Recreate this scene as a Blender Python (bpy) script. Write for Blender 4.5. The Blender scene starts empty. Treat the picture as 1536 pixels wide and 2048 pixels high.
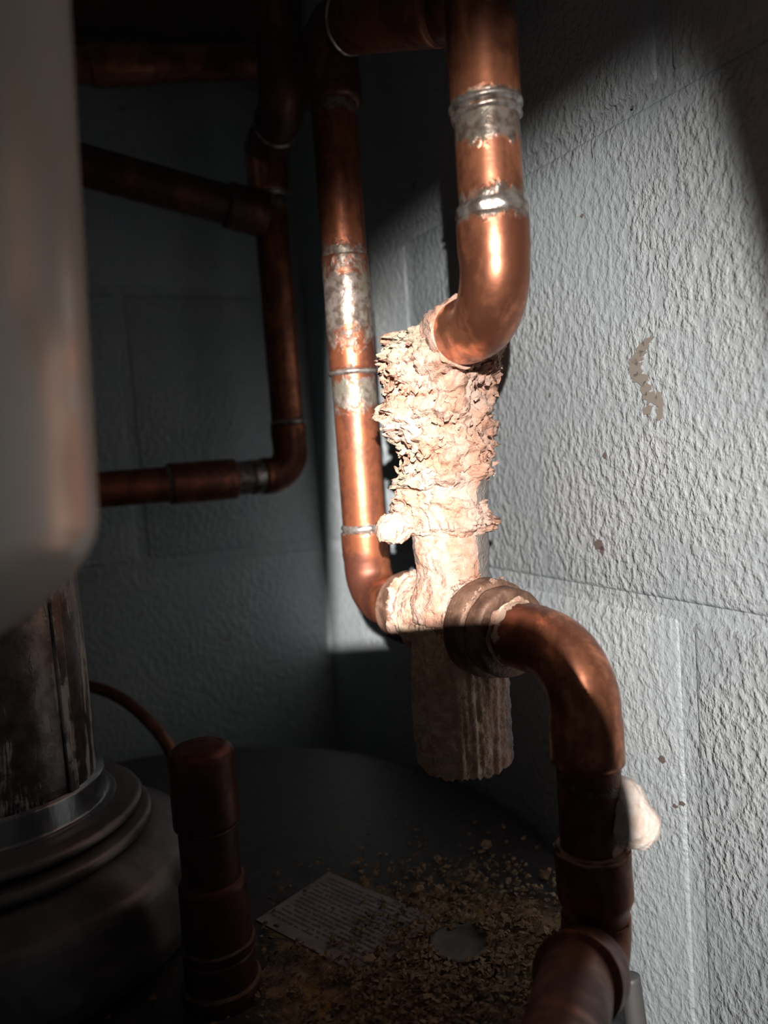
import bpy, bmesh, math, random
import numpy as np
from mathutils import Vector, Matrix, noise

random.seed(7)
S = bpy.context.scene
COL = S.collection

# ------------------------------------------------------------------ camera
F = 1540.0                                   # focal length in pixels of the 1536 x 2048 frame
HC = 1.50                                    # lens height above the floor
PITCH, ROLL = math.radians(4.6), math.radians(-4.1)
CAM = Vector((0, 0, HC))
fwd = Vector((0, math.cos(PITCH), -math.sin(PITCH)))
r0 = Vector((1, 0, 0)); u0 = Vector((0, math.sin(PITCH), math.cos(PITCH)))
right = r0 * math.cos(ROLL) + u0 * math.sin(ROLL)
up = u0 * math.cos(ROLL) - r0 * math.sin(ROLL)
cd = bpy.data.cameras.new('camera')
cd.sensor_fit = 'HORIZONTAL'; cd.sensor_width = 36.0; cd.lens = 36.0 * F / 1536.0
cd.clip_start = 0.004; cd.clip_end = 50
cd.dof.use_dof = True; cd.dof.focus_distance = 0.31; cd.dof.aperture_fstop = 8.5
cam = bpy.data.objects.new('camera', cd); COL.objects.link(cam)
cam.matrix_world = Matrix(((right.x, up.x, -fwd.x, CAM.x), (right.y, up.y, -fwd.y, CAM.y),
                           (right.z, up.z, -fwd.z, CAM.z), (0, 0, 0, 1)))
S.camera = cam
S.cycles.max_bounces = 5; S.cycles.diffuse_bounces = 3; S.cycles.glossy_bounces = 3
S.cycles.transmission_bounces = 1; S.cycles.sample_clamp_indirect = 4.0

def ray(px, py):
    return fwd + right * ((px - 768) / F) - up * ((py - 1024) / F)
def W(px, py, Y):                            # the point of the place seen at a pixel, Y metres ahead
    d = ray(px, py); return CAM + d * (Y / d.y)
def proj(p):
    v = p - CAM; z = v.dot(fwd)
    return 768 + F * v.dot(right) / z, 1024 - F * v.dot(up) / z
def zat(xy, py):                             # height on the vertical line through xy that shows at row py
    a, b = HC - 1.2, HC + 1.2
    for _ in range(50):
        m = (a + b) / 2
        if proj(Vector((xy[0], xy[1], m)))[1] > py: a = m
        else: b = m
    return (a + b) / 2
def on_plane(px, py, z):
    d = ray(px, py); return CAM + d * ((z - CAM.z) / d.z)

# ------------------------------------------------------------------ world and lights
wd = bpy.data.worlds.new('world'); S.world = wd; wd.use_nodes = True
wd.node_tree.nodes['Background'].inputs[0].default_value = (0.9, 0.92, 1.0, 1)
wd.node_tree.nodes['Background'].inputs[1].default_value = 0.026

LP = CAM - ray(830, 1450) * 0.28             # the torch is held above and behind the phone
def aim(o, target):
    o.rotation_euler = (target - o.location).to_track_quat('-Z', 'Y').to_euler()
def torch(name, watts, h, v, half_h, half_v, blend):
    """one lobe of the torch: aimed h degrees right and v up of the lens axis"""
    d_ = bpy.data.lights.new(name, 'SPOT')
    d_.energy = watts; d_.color = (1.0, 0.93, 0.875); d_.shadow_soft_size = 0.003
    d_.spot_size = math.radians(2 * half_v); d_.spot_blend = blend
    o = bpy.data.objects.new(name, d_); COL.objects.link(o)
    dirv = fwd + right * math.tan(math.radians(h)) + up * math.tan(math.radians(v))
    z = -dirv.normalized(); x = (right - z * right.dot(z)).normalized(); y = z.cross(x)
    k = math.tan(math.radians(half_h)) / math.tan(math.radians(half_v))
    o.matrix_world = Matrix(((x.x * k, y.x, z.x, LP.x), (x.y * k, y.y, z.y, LP.y), (x.z * k, y.z, z.z, LP.z), (0, 0, 0, 1)))
    return o
torch('torch_flood', 29, 6, -13.5, 14.5, 28, 0.7)
torch('torch_hotspot', 92, -4, -7.5, 10.5, 14, 1.0)
vs = S.view_settings
vs.view_transform = 'Standard'; vs.look = 'None'; vs.gamma = 1.0; vs.use_curve_mapping = False
vs.exposure = 0.0

# ------------------------------------------------------------------ materials
def new_mat(name):
    m = bpy.data.materials.new(name); m.use_nodes = True
    nt = m.node_tree
    return m, nt, nt.nodes['Principled BSDF']
def N(nt, kind, **kw):
    n = nt.nodes.new(kind)
    for k, v in kw.items():
        if k in n.inputs: n.inputs[k].default_value = v
        else: setattr(n, k, v)
    return n
def L(nt, a, b): nt.links.new(a, b)
def pos(nt, scale=(1, 1, 1)):
    g = N(nt, 'ShaderNodeNewGeometry'); mp = N(nt, 'ShaderNodeMapping')
    mp.inputs['Scale'].default_value = scale
    L(nt, g.outputs['Position'], mp.inputs['Vector']); return mp.outputs['Vector']
def tex(nt, vec, scale, detail=4, rough=0.55, dist=0.0):
    n = N(nt, 'ShaderNodeTexNoise'); n.inputs['Scale'].default_value = scale
    n.inputs['Detail'].default_value = detail; n.inputs['Roughness'].default_value = rough
    n.inputs['Distortion'].default_value = dist
    L(nt, vec, n.inputs['Vector']); return n.outputs['Fac']
def ramp(nt, fac, lo, hi, a=0.0, b=1.0):
    n = N(nt, 'ShaderNodeMapRange'); n.interpolation_type = 'SMOOTHSTEP'
    n.inputs['From Min'].default_value = lo; n.inputs['From Max'].default_value = hi
    n.inputs['To Min'].default_value = a; n.inputs['To Max'].default_value = b
    L(nt, fac, n.inputs['Value']); return n.outputs['Result']
def mix(nt, fac, a, b):
    n = N(nt, 'ShaderNodeMix'); n.data_type = 'RGBA'
    if isinstance(fac, (int, float)): n.inputs[0].default_value = fac
    else: L(nt, fac, n.inputs[0])
    for i, c in ((6, a), (7, b)):
        if isinstance(c, tuple): n.inputs[i].default_value = (*c, 1)
        else: L(nt, c, n.inputs[i])
    return n.outputs[2]
def math_(nt, op, a, b=None, clamp=False):
    n = N(nt, 'ShaderNodeMath'); n.operation = op; n.use_clamp = clamp
    for i, c in ((0, a), (1, b)):
        if c is None: continue
        if isinstance(c, (int, float)): n.inputs[i].default_value = c
        else: L(nt, c, n.inputs[i])
    return n.outputs[0]
def attr(nt, name):
    n = N(nt, 'ShaderNodeAttribute'); n.attribute_name = name; return n.outputs['Fac']
def bump(nt, bsdf, h, dist, strength=1.0, prev=None):
    n = N(nt, 'ShaderNodeBump'); n.inputs['Distance'].default_value = dist
    n.inputs['Strength'].default_value = strength
    L(nt, h, n.inputs['Height'])
    if prev is not None: L(nt, prev, n.inputs['Normal'])
    L(nt, n.outputs['Normal'], bsdf.inputs['Normal']); return n.outputs['Normal']

def paint_mat():
    m, nt, b = new_mat('painted_block')
    v = pos(nt)
    vv = pos(nt, (1, 1, 0.72))
    c1 = tex(nt, v, 14, 3)
    col = mix(nt, ramp(nt, c1, 0.35, 0.7), (0.355, 0.402, 0.425), (0.425, 0.46, 0.475))
    # small brown chips and scuffs
    sp = tex(nt, v, 42, 2, 0.6, 0.3)
    col = mix(nt, ramp(nt, sp, 0.755, 0.775), col, (0.20, 0.13, 0.11))
    sm = tex(nt, pos(nt, (1, 1, 0.3)), 17, 5, 0.75, 0.6)
    col = mix(nt, ramp(nt, sm, 0.745, 0.80, 0, 0.75), col, (0.33, 0.28, 0.235))
    L(nt, col, b.inputs['Base Color'])
    b.inputs['Roughness'].default_value = 0.45
    b.inputs['Specular IOR Level'].default_value = 0.45
    n1 = tex(nt, vv, 310, 3, 0.55, 0.0)
    h = ramp(nt, n1, 0.36, 0.70)
    h = math_(nt, 'ADD', h, math_(nt, 'MULTIPLY', n1, 0.8))
    h = math_(nt, 'MULTIPLY', h, ramp(nt, c1, 0.32, 0.60, 0.45, 1.0))   # the roller left some coats smoother
    bump(nt, b, h, 0.0010, 0.72)
    return m

def copper_mat(name, base=(0.60, 0.235, 0.125), dark=(0.13, 0.045, 0.03), tarnish=0.72, metal=0.8, rough=0.30):
    m, nt, b = new_mat(name)
    v = pos(nt); vl = pos(nt, (1, 1, 0.35))
    t1 = tex(nt, vl, 55, 6, 0.62, 0.8); t2 = tex(nt, v, 240, 4, 0.6)
    t = math_(nt, 'ADD', math_(nt, 'MULTIPLY', t1, 0.75), math_(nt, 'MULTIPLY', t2, 0.25))
    col = mix(nt, ramp(nt, t, 0.40, 0.66 - 0.12 * tarnish, 0, 0.25 + 0.7 * tarnish), base, dark)
    spots = ramp(nt, tex(nt, v, 420, 3, 0.6, 0.4), 0.70, 0.76)
    col = mix(nt, math_(nt, 'MULTIPLY', spots, 0.8), col, (0.045, 0.022, 0.02))
    # flux and solder smears round the joints
    st = attr(nt, 'stain')
    sn = tex(nt, v, 130, 5, 0.65, 1.2)
    sf = ramp(nt, math_(nt, 'ADD', st, math_(nt, 'MULTIPLY', math_(nt, 'SUBTRACT', sn, 0.5), 1.5)), 0.34, 0.68)
    smear = mix(nt, ramp(nt, tex(nt, v, 300, 4), 0.38, 0.62), (0.105, 0.078, 0.062), (0.22, 0.185, 0.162))
    smear = mix(nt, ramp(nt, tex(nt, v, 75, 3), 0.52, 0.64, 0, 0.85), smear, (0.16, 0.15, 0.115))
    col = mix(nt, sf, col, smear)
    cr = attr(nt, 'crust')
    cf = ramp(nt, math_(nt, 'ADD', cr, math_(nt, 'MULTIPLY', math_(nt, 'SUBTRACT', sn, 0.5), 1.3)), 0.45, 0.55)
    col = mix(nt, cf, col, (0.60, 0.43, 0.33))
    L(nt, col, b.inputs['Base Color'])
    nonmet = math_(nt, 'MAXIMUM', cf, math_(nt, 'MULTIPLY', sf, 0.30))
    L(nt, math_(nt, 'MULTIPLY', math_(nt, 'SUBTRACT', 1.0, nonmet), metal), b.inputs['Metallic'])
    rg = math_(nt, 'ADD', ramp(nt, t, 0.35, 0.7, rough - 0.06, rough + 0.16), math_(nt, 'MULTIPLY', sf, -0.06))
    L(nt, math_(nt, 'ADD', rg, math_(nt, 'MULTIPLY', cf, 0.5), True), b.inputs['Roughness'])
    h = math_(nt, 'ADD', math_(nt, 'MULTIPLY', t2, 0.25), math_(nt, 'MULTIPLY', math_(nt, 'MULTIPLY', sf, sn), 1.6))
    h = math_(nt, 'ADD', h, math_(nt, 'MULTIPLY', cf, 1.2))
    bump(nt, b, h, 0.0005, 0.6)
    return m

def solder_mat():
    m, nt, b = new_mat('solder')
    v = pos(nt)
    col = mix(nt, ramp(nt, tex(nt, v, 260, 4), 0.35, 0.65), (0.17, 0.135, 0.115), (0.39, 0.36, 0.335))
    L(nt, col, b.inputs['Base Color'])
    b.inputs['Metallic'].default_value = 0.75; b.inputs['Roughness'].default_value = 0.33
    bump(nt, b, tex(nt, v, 350, 3), 0.0006, 0.5)
    return m

def crust_mat(name, brown=0.0):
    m, nt, b = new_mat(name)
    v = pos(nt)
    a = tex(nt, v, 70, 5, 0.6, 0.4); c = tex(nt, v, 190, 5, 0.65, 0.5); d = tex(nt, v, 45, 3)
    col = mix(nt, ramp(nt, a, 0.38, 0.60), (0.385, 0.205, 0.14), (0.42, 0.285, 0.228))
    col = mix(nt, ramp(nt, c, 0.60, 0.74, 0, 0.7), col, (0.50, 0.40, 0.345))
    col = mix(nt, ramp(nt, c, 0.46, 0.32, 0, 0.75), col, (0.19, 0.10, 0.06))
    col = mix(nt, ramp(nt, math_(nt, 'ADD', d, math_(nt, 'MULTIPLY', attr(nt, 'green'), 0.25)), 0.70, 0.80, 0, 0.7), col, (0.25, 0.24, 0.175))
    # scraped streaks where bare grey metal shows
    vs_ = tex(nt, pos(nt, (1, 1, 0.12)), 210, 4, 0.6)
    bare = ramp(nt, math_(nt, 'ADD', attr(nt, 'bare'), math_(nt, 'MULTIPLY', math_(nt, 'SUBTRACT', vs_, 0.5), 1.5)), 0.46, 0.60)
    col = mix(nt, bare, col, (0.15, 0.135, 0.125))
    ru = tex(nt, pos(nt, (1, 1, 0.25)), 120, 5, 0.65, 0.5)
    rust = ramp(nt, math_(nt, 'ADD', attr(nt, 'rust'), math_(nt, 'MULTIPLY', math_(nt, 'SUBTRACT', ru, 0.5), 1.6)), 0.42, 0.62)
    rc = mix(nt, ramp(nt, c, 0.35, 0.65), (0.50, 0.32, 0.21), (0.74, 0.56, 0.42))
    col = mix(nt, rust, col, rc)
    L(nt, col, b.inputs['Base Color'])
    b.inputs['Roughness'].default_value = 0.85
    L(nt, ramp(nt, bare, 0, 1, 0.85, 0.42), b.inputs['Roughness'])
    h = math_(nt, 'ADD', c, math_(nt, 'MULTIPLY', tex(nt, v, 520, 4, 0.65), 0.5))
    bump(nt, b, h, 0.0022, 0.8)
    return m

def rough_metal(name, c1, c2, metal, rough, scale=60, bumpd=0.0004, stretch=1.0):
    m, nt, b = new_mat(name)
    v = pos(nt, (1, 1, stretch))
    a = tex(nt, v, scale, 6, 0.65, 0.5)
    L(nt, mix(nt, ramp(nt, a, 0.36, 0.66), c1, c2), b.inputs['Base Color'])
    b.inputs['Metallic'].default_value = metal
    L(nt, ramp(nt, a, 0.3, 0.7, rough - 0.08, rough + 0.12), b.inputs['Roughness'])
    bump(nt, b, tex(nt, v, scale * 5, 3), bumpd, 0.5)
    return m

def streaked_mat():
    m, nt, b = new_mat('streaked_flue')
    v = pos(nt, (1, 1, 0.16)); a = tex(nt, v, 75, 5, 0.65, 0.6); c = tex(nt, pos(nt), 120, 4, 0.6)
    col = mix(nt, ramp(nt, c, 0.35, 0.65), (0.16, 0.13, 0.125), (0.30, 0.26, 0.25))
    f = ramp(nt, math_(nt, 'ADD', a, math_(nt, 'MULTIPLY', c, 0.25)), 0.66, 0.74)
    col = mix(nt, f, col, (0.55, 0.56, 0.54))
    L(nt, col, b.inputs['Base Color'])
    L(nt, ramp(nt, f, 0, 1, 0.75, 0.0), b.inputs['Metallic']); L(nt, ramp(nt, f, 0, 1, 0.36, 0.7), b.inputs['Roughness'])
    bump(nt, b, math_(nt, 'ADD', f, c), 0.0006, 0.6)
    return m

def heater_top_mat():
    m, nt, b = new_mat('heater_top_rusted')
    v = pos(nt)
    a = tex(nt, v, 45, 6, 0.65, 0.5); c = tex(nt, v, 170, 5, 0.7)
    clean = mix(nt, ramp(nt, c, 0.3, 0.7), (0.045, 0.04, 0.042), (0.08, 0.07, 0.068))
    rust = mix(nt, ramp(nt, c, 0.35, 0.65), (0.16, 0.10, 0.06), (0.42, 0.28, 0.16))
    rust = mix(nt, ramp(nt, a, 0.55, 0.7), rust, (0.50, 0.30, 0.10))
    f = ramp(nt, math_(nt, 'ADD', attr(nt, 'rust'), math_(nt, 'MULTIPLY', math_(nt, 'SUBTRACT', a, 0.5), 1.1)), 0.40, 0.60)
    L(nt, mix(nt, f, clean, rust), b.inputs['Base Color'])
    L(nt, ramp(nt, f, 0, 1, 0.5, 0.9), b.inputs['Roughness'])
    bump(nt, b, math_(nt, 'MULTIPLY', c, f), 0.002, 0.7)
    return m

def label_mat():
    m, nt, b = new_mat('printed_label')
    tc = N(nt, 'ShaderNodeTexCoord')
    sep = N(nt, 'ShaderNodeSeparateXYZ'); L(nt, tc.outputs['Generated'], sep.inputs[0])
    rows = math_(nt, 'FRACT', math_(nt, 'MULTIPLY', sep.outputs['Y'], 17.0))
    line = ramp(nt, math_(nt, 'ABSOLUTE', math_(nt, 'SUBTRACT', rows, 0.5)), 0.30, 0.22)
    mp = N(nt, 'ShaderNodeMapping'); mp.inputs['Scale'].default_value = (60, 17, 1)
    L(nt, tc.outputs['Generated'], mp.inputs['Vector'])
    wh = N(nt, 'ShaderNodeTexNoise'); wh.inputs['Scale'].default_value = 1.0; wh.inputs['Detail'].default_value = 2
    L(nt, mp.outputs['Vector'], wh.inputs['Vector'])
    words = ramp(nt, wh.outputs['Fac'], 0.40, 0.46)
    mx = math_(nt, 'MULTIPLY', math_(nt, 'GREATER_THAN', sep.outputs['X'], 0.05), math_(nt, 'LESS_THAN', sep.outputs['X'], 0.95))
    my = math_(nt, 'MULTIPLY', math_(nt, 'GREATER_THAN', sep.outputs['Y'], 0.12), math_(nt, 'LESS_THAN', sep.outputs['Y'], 0.93))
    f = math_(nt, 'MULTIPLY', math_(nt, 'MULTIPLY', line, words), math_(nt, 'MULTIPLY', mx, my))
    v = pos(nt)
    paper = mix(nt, ramp(nt, tex(nt, v, 90, 4), 0.4, 0.7), (0.40, 0.34, 0.33), (0.28, 0.22, 0.20))
    L(nt, mix(nt, math_(nt, 'MULTIPLY', f, 0.7), paper, (0.06, 0.05, 0.07)), b.inputs['Base Color'])
    b.inputs['Roughness'].default_value = 0.6
    return m

def plain(name, c, rough=0.5, metal=0.0):
    m, nt, b = new_mat(name)
    v = pos(nt); a = tex(nt, v, 30, 3)
    L(nt, mix(nt, ramp(nt, a, 0.3, 0.7), c, tuple(x * 0.85 for x in c)), b.inputs['Base Color'])
    b.inputs['Roughness'].default_value = rough; b.inputs['Metallic'].default_value = metal
    return m

def tank_mat():
    m, nt, b = new_mat('tank_enamel')
    v = pos(nt, (1, 1, 0.4)); a = tex(nt, v, 25, 4)
    c = mix(nt, ramp(nt, a, 0.35, 0.7), (0.82, 0.80, 0.75), (0.76, 0.69, 0.59))
    L(nt, c, b.inputs['Base Color']); b.inputs['Roughness'].default_value = 0.24
    bump(nt, b, tex(nt, pos(nt), 40, 2), 0.0006, 0.3)
    return m

M = dict(
    wall=paint_mat(), mortar=None,
    copper=copper_mat('copper'), copper_old=copper_mat('copper_brown', (0.30, 0.11, 0.06), (0.09, 0.035, 0.03), 0.75, 0.6, 0.42),
    copper_dark=copper_mat('copper_blackened', (0.15, 0.055, 0.04), (0.05, 0.022, 0.02), 0.8, 0.5, 0.45),
    copper_mid=copper_mat('copper_mid_brown', (0.31, 0.102, 0.048), (0.10, 0.036, 0.026), 0.85, 0.72, 0.41),
    solder=solder_mat(), crust=crust_mat('mineral_crust'),
    brass=rough_metal('brown_brass', (0.115, 0.062, 0.042), (0.23, 0.135, 0.092), 0.35, 0.55, 130, 0.0008),
    galv=rough_metal('galvanised_steel', (0.30, 0.31, 0.33), (0.52, 0.53, 0.54), 0.85, 0.34, 45, 0.0004, 0.3),
    hood=rough_metal('draft_hood_steel', (0.18, 0.165, 0.16), (0.30, 0.28, 0.275), 0.7, 0.40, 35),
    flue=streaked_mat(), top=heater_top_mat(), label=label_mat(), tank=tank_mat(),
    jacket=plain('heater_jacket', (0.30, 0.30, 0.31), 0.4), floor=plain('concrete_floor', (0.22, 0.21, 0.2), 0.9),
    rust=rough_metal('rust_flakes', (0.17, 0.095, 0.055), (0.40, 0.26, 0.155), 0.0, 0.9, 160, 0.001),
    black=plain('black_plastic', (0.02, 0.02, 0.022), 0.4), plate=rough_metal('knockout_plate', (0.13, 0.11, 0.10), (0.22, 0.19, 0.17), 0.2, 0.7, 90),
    wood=rough_metal('joist_wood', (0.07, 0.04, 0.032), (0.12, 0.07, 0.05), 0.0, 0.8, 30, 0.001),
    grey=plain('grey_conduit', (0.07, 0.07, 0.07), 0.5), lump=rough_metal('white_scale', (0.62, 0.50, 0.42), (0.74, 0.68, 0.64), 0.0, 0.8, 150, 0.001),
)
M['mortar'] = M['wall']

# ------------------------------------------------------------------ mesh helpers
def link_obj(name, me, mat, parent=None, smooth=True):
    if smooth:
        me.polygons.foreach_set('use_smooth', [True] * len(me.polygons))
    if mat: me.materials.append(mat)
    o = bpy.data.objects.new(name, me); COL.objects.link(o)
    if parent is not None:
        o.parent = parent; o.matrix_parent_inverse = Matrix.Translation(-parent.location)
    return o
def thing(name, label, cat, loc, group=None):
    o = bpy.data.objects.new(name, None); COL.objects.link(o); o.location = loc
    o.empty_display_size = 0.02
    o['label'] = label; o['category'] = cat
    if group: o['group'] = group
    return o
def tag(o, label=None, cat=None, group=None, kind=None):
    for k, v in (('label', label), ('category', cat), ('group', group), ('kind', kind)):
        if v: o[k] = v
    return o
def set_attr(me, name, vals):
    a = me.attributes.new(name, 'FLOAT', 'POINT'); a.data.foreach_set('value', np.asarray(vals, dtype=np.float32))

def fillet(pts, rad, step=0.0012):
    """polyline with rounded corners, densely sampled"""
    pts = [Vector(p) for p in pts]
    rads = rad if isinstance(rad, (list, tuple)) else [rad] * (len(pts) - 2)
    out = [pts[0]]
    for i in range(1, len(pts) - 1):
        a, b, c = pts[i - 1], pts[i], pts[i + 1]
        d1 = (a - b).normalized(); d2 = (c - b).normalized()
        ang = d1.angle(d2); t = rads[i - 1] / math.tan(ang / 2)
        t = min(t, (a - b).length * 0.98, (c - b).length * 0.98); r = t * math.tan(ang / 2)
        cen = b + (d1 + d2).normalized() * (r / math.sin(ang / 2))
        p1 = b + d1 * t; p2 = b + d2 * t
        v1 = p1 - cen; v2 = p2 - cen; tot = v1.angle(v2); ax = v1.cross(v2).normalized()
        n = max(6, int(tot * r / step))
        for k in range(n + 1):
            out.append(cen + Matrix.Rotation(tot * k / n, 3, ax) @ v1)
    out.append(pts[-1])
    dense = [out[0]]
    for p in out[1:]:
        q = dense[-1]; n = max(1, int((p - q).length / (step * 1.6)))
        for k in range(1, n + 1): dense.append(q.lerp(p, k / n))
    res = [dense[0]]
    for p in dense[1:]:
        if (p - res[-1]).length > 1e-6: res.append(p)
    return res

def sweep(name, path, rad, mat, parent, seg=40, stain=None, crust=None, wob=0.0, wobs=90, caps=True, lip=0.0006):
    """a round bar along a path; rad(s, t) with s metres along, t = s / length"""
    n = len(path)
    T = [(path[min(i + 1, n - 1)] - path[max(i - 1, 0)]).normalized() for i in range(n)]
    ref = Vector((0.3, 0.9, 0.2)); nx = (ref - T[0] * ref.dot(T[0])).normalized()
    s = [0.0]
    for i in range(1, n): s.append(s[-1] + (path[i] - path[i - 1]).length)
    tot = s[-1]
    verts, st, cr = [], [], []
    rf = rad if callable(rad) else (lambda a, b: rad)
    def add_ring(c, nx, ny, r, ss):
        for k in range(seg):
            a = 2 * math.pi * k / seg
            d = nx * math.cos(a) + ny * math.sin(a)
            p = c + d * r
            if wob: p = p + d * (wob * noise.noise(p * wobs))
            verts.append(p)
            st.append(stain(ss, ss / tot, p) if stain else 0.0)
            cr.append(crust(ss, ss / tot, p) if crust else 0.0)
    rings = 0
    for i in range(n):
        if i:
            nx = (nx - T[i] * nx.dot(T[i])).normalized()
        ny = T[i].cross(nx)
        r = rf(s[i], s[i] / tot)
        if i == 0 and caps: add_ring(path[0], nx, ny, r - lip, 0); rings += 1; 
        if i == 0 and caps:
            add_ring(path[0] + T[0] * lip * 0.5, nx, ny, r, 0); rings += 1; continue
        if i == n - 1 and caps:
            add_ring(path[-1] - T[-1] * lip * 0.5, nx, ny, r, tot); rings += 1
            add_ring(path[-1], nx, ny, r - lip, tot); rings += 1; continue
        add_ring(path[i], nx, ny, r, s[i]); rings += 1
    faces = []
    for i in range(rings - 1):
        for k in range(seg):
            k2 = (k + 1) % seg
            faces.append((i * seg + k, i * seg + k2, (i + 1) * seg + k2, (i + 1) * seg + k))
    if caps:
        faces.append(tuple(range(seg - 1, -1, -1)))
        faces.append(tuple((rings - 1) * seg + k for k in range(seg)))
    me = bpy.data.meshes.new(name); me.from_pydata([tuple(v) for v in verts], [], faces); me.update()
    set_attr(me, 'stain', st); set_attr(me, 'crust', cr)
    return link_obj(name, me, mat, parent)

def lathe(name, base, axis, prof, mat, parent, seg=64, disp=None, attrs=None, cap0=True, cap1=True):
    """profile of (height, radius) turned about an axis; disp(p, d, h) gives extra radius"""
    axis = Vector(axis).normalized(); base = Vector(base)
    ref = Vector((1, 0, 0)) if abs(axis.x) < 0.8 else Vector((0, 1, 0))
    nx = (ref - axis * ref.dot(axis)).normalized(); ny = axis.cross(nx)
    verts = []; at = {k: [] for k in (attrs or {})}
    for h, r in prof:
        for k in range(seg):
            a = 2 * math.pi * k / seg; d = nx * math.cos(a) + ny * math.sin(a)
            p = base + axis * h + d * r
            if disp: p = p + disp(p, d, h)
            verts.append(p)
            for kk, f in (attrs or {}).items(): at[kk].append(f(p, d, h))
    n = len(prof); faces = []
    for i in range(n - 1):
        for k in range(seg):
            k2 = (k + 1) % seg
            faces.append((i * seg + k, i * seg + k2, (i + 1) * seg + k2, (i + 1) * seg + k))
    if cap0: faces.append(tuple(range(seg - 1, -1, -1)))
    if cap1: faces.append(tuple((n - 1) * seg + k for k in range(seg)))
    me = bpy.data.meshes.new(name); me.from_pydata([tuple(v) for v in verts], [], faces); me.update()
    for kk, v in at.items(): set_attr(me, kk, v)
    return link_obj(name, me, mat, parent)

def resample(prof, step):
    out = [prof[0]]
    for (h0, r0_), (h1, r1) in zip(prof, prof[1:]):
        n = max(1, int(math.hypot(h1 - h0, r1 - r0_) / step))
        for k in range(1, n + 1):
            f = k / n; out.append((h0 + (h1 - h0) * f, r0_ + (r1 - r0_) * f))
    return out

def ring(name, c, axis, r, w, mat, parent, bulge=0.0008, wob=0.0006, seg=64):
    """a bead of solder round a pipe"""
    prof = []
    for k in range(13):
        t = k / 12; prof.append(((t - 0.5) * w, r - 0.0006 + (bulge + 0.0006) * math.sin(math.pi * t)))
    def dp(p, d, h):
        e = 1 - abs(h) / (w / 2 + 1e-9)
        return d * (wob * noise.noise(p * 230) * max(0.15, e)) + Vector(axis).normalized() * (wob * 1.2 * noise.noise(p * 160 + Vector((5, 1, 2))))
    return lathe(name, c, axis, prof, mat, parent, seg, dp)

def box_mesh(name, sx, sy, sz, bev=0.0, segs=2):
    bm = bmesh.new(); bmesh.ops.create_cube(bm, size=1.0)
    for v in bm.verts: v.co = Vector((v.co.x * sx, v.co.y * sy, v.co.z * sz))
    if bev: bmesh.ops.bevel(bm, geom=bm.edges[:], offset=bev, segments=segs, affect='EDGES', profile=0.5)
    me = bpy.data.meshes.new(name); bm.to_mesh(me); bm.free(); return me

def V3(xy, z): return Vector((xy[0], xy[1], z))
def near(s, c, w): return max(0.0, 1 - abs(s - c) / w)

# ------------------------------------------------------------------ the setting
TH = math.radians(27)
dR = Vector((-math.sin(TH), math.cos(TH), 0))        # along the right wall, away from the lens
nR = Vector((-math.cos(TH), -math.sin(TH), 0))       # out of the right wall
DR = 0.243
dL = Vector((-math.cos(TH), -math.sin(TH), 0))       # along the back wall, to the left
nL = Vector((math.sin(TH), -math.cos(TH), 0))        # out of the back wall
def on_right(px, py):
    d = ray(px, py); return CAM + d * (-DR / d.dot(nR))
corner = on_right(655, 1200); corner.z = 0
jp = on_right(1372, 1330)                            # a vertical joint
jz = on_right(1331, 1216).z                          # a bed joint
BL, BH, JW, REC = 0.4064, 0.2032, 0.0066, 0.0013
z_base = jz - BH * math.floor(jz / BH)
HT = 2.44
block_me = box_mesh('concrete_block', BL - JW, 0.09, BH - JW, 0.0026, 3)

def frame_rot(along, out):                            # local x along the wall, local y out of it
    return Matrix((( along.x, out.x, 0), (along.y, out.y, 0), (0, 0, 1))).to_4x4()
def block_wall(name, org, along, out, length, joint_s, parity):
    back = box_mesh(name, length, 0.10, HT)
    w = link_obj(name, back, M['mortar'], None, False); w['kind'] = 'structure'
    mid = org + along * (length / 2) - out * (REC + 0.05); mid.z = HT / 2
    w.matrix_world = Matrix.Translation(mid) @ frame_rot(along, out)
    inv = w.matrix_world.inverted()
    nb = 0; first = True
    k0 = -int(jz / BH) - 1
    for c in range(k0, 10):
        z0 = jz + c * BH
        if z0 + BH < 0.05 or z0 + BH > HT + 0.05 or z0 < -0.01: continue
        off = joint_s + (0 if (c % 2 == parity) else BL / 2)
        i0 = math.floor((0 - off) / BL)
        s = off + i0 * BL
        while s < length:
            a, b = max(s + JW / 2, -0.02), min(s + BL - JW / 2, length)
            if b - a > 0.03:
                full = (b - a) > BL - JW - 0.002
                me = block_me if full else box_mesh('concrete_block', b - a, 0.09, BH - JW, 0.0026, 3)
                if not me.materials: me.materials.append(M['wall'])
                if not full or first:
                    me.polygons.foreach_set('use_smooth', [True] * len(me.polygons)); first = first and not full
                o = bpy.data.objects.new('concrete_block', me); COL.objects.link(o)
                p = org + along * ((a + b) / 2) - out * 0.045; p.z = z0 + BH / 2
                p += out * random.uniform(-0.0005, 0.0005)
                o.parent = w
                o.matrix_basis = inv @ (Matrix.Translation(p) @ frame_rot(along, out))
                nb += 1
            s += BL
    return w
s_joint = (jp - corner).dot(-dR)
wall_right = block_wall('wall_right', corner.copy(), -dR, nR, 1.35, s_joint, 1)
wall_back = block_wall('wall_back', corner.copy(), dL, nL, 1.35, 0.145, 0)
for me in bpy.data.meshes:
    if me.name.startswith('concrete_block'):
        me.polygons.foreach_set('use_smooth', [True] * len(me.polygons))

fl = link_obj('floor', box_mesh('floor', 3.0, 3.0, 0.06), M['floor'], None, False); fl['kind'] = 'structure'
fl.location = (-0.35, 0.0, -0.031)

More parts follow.
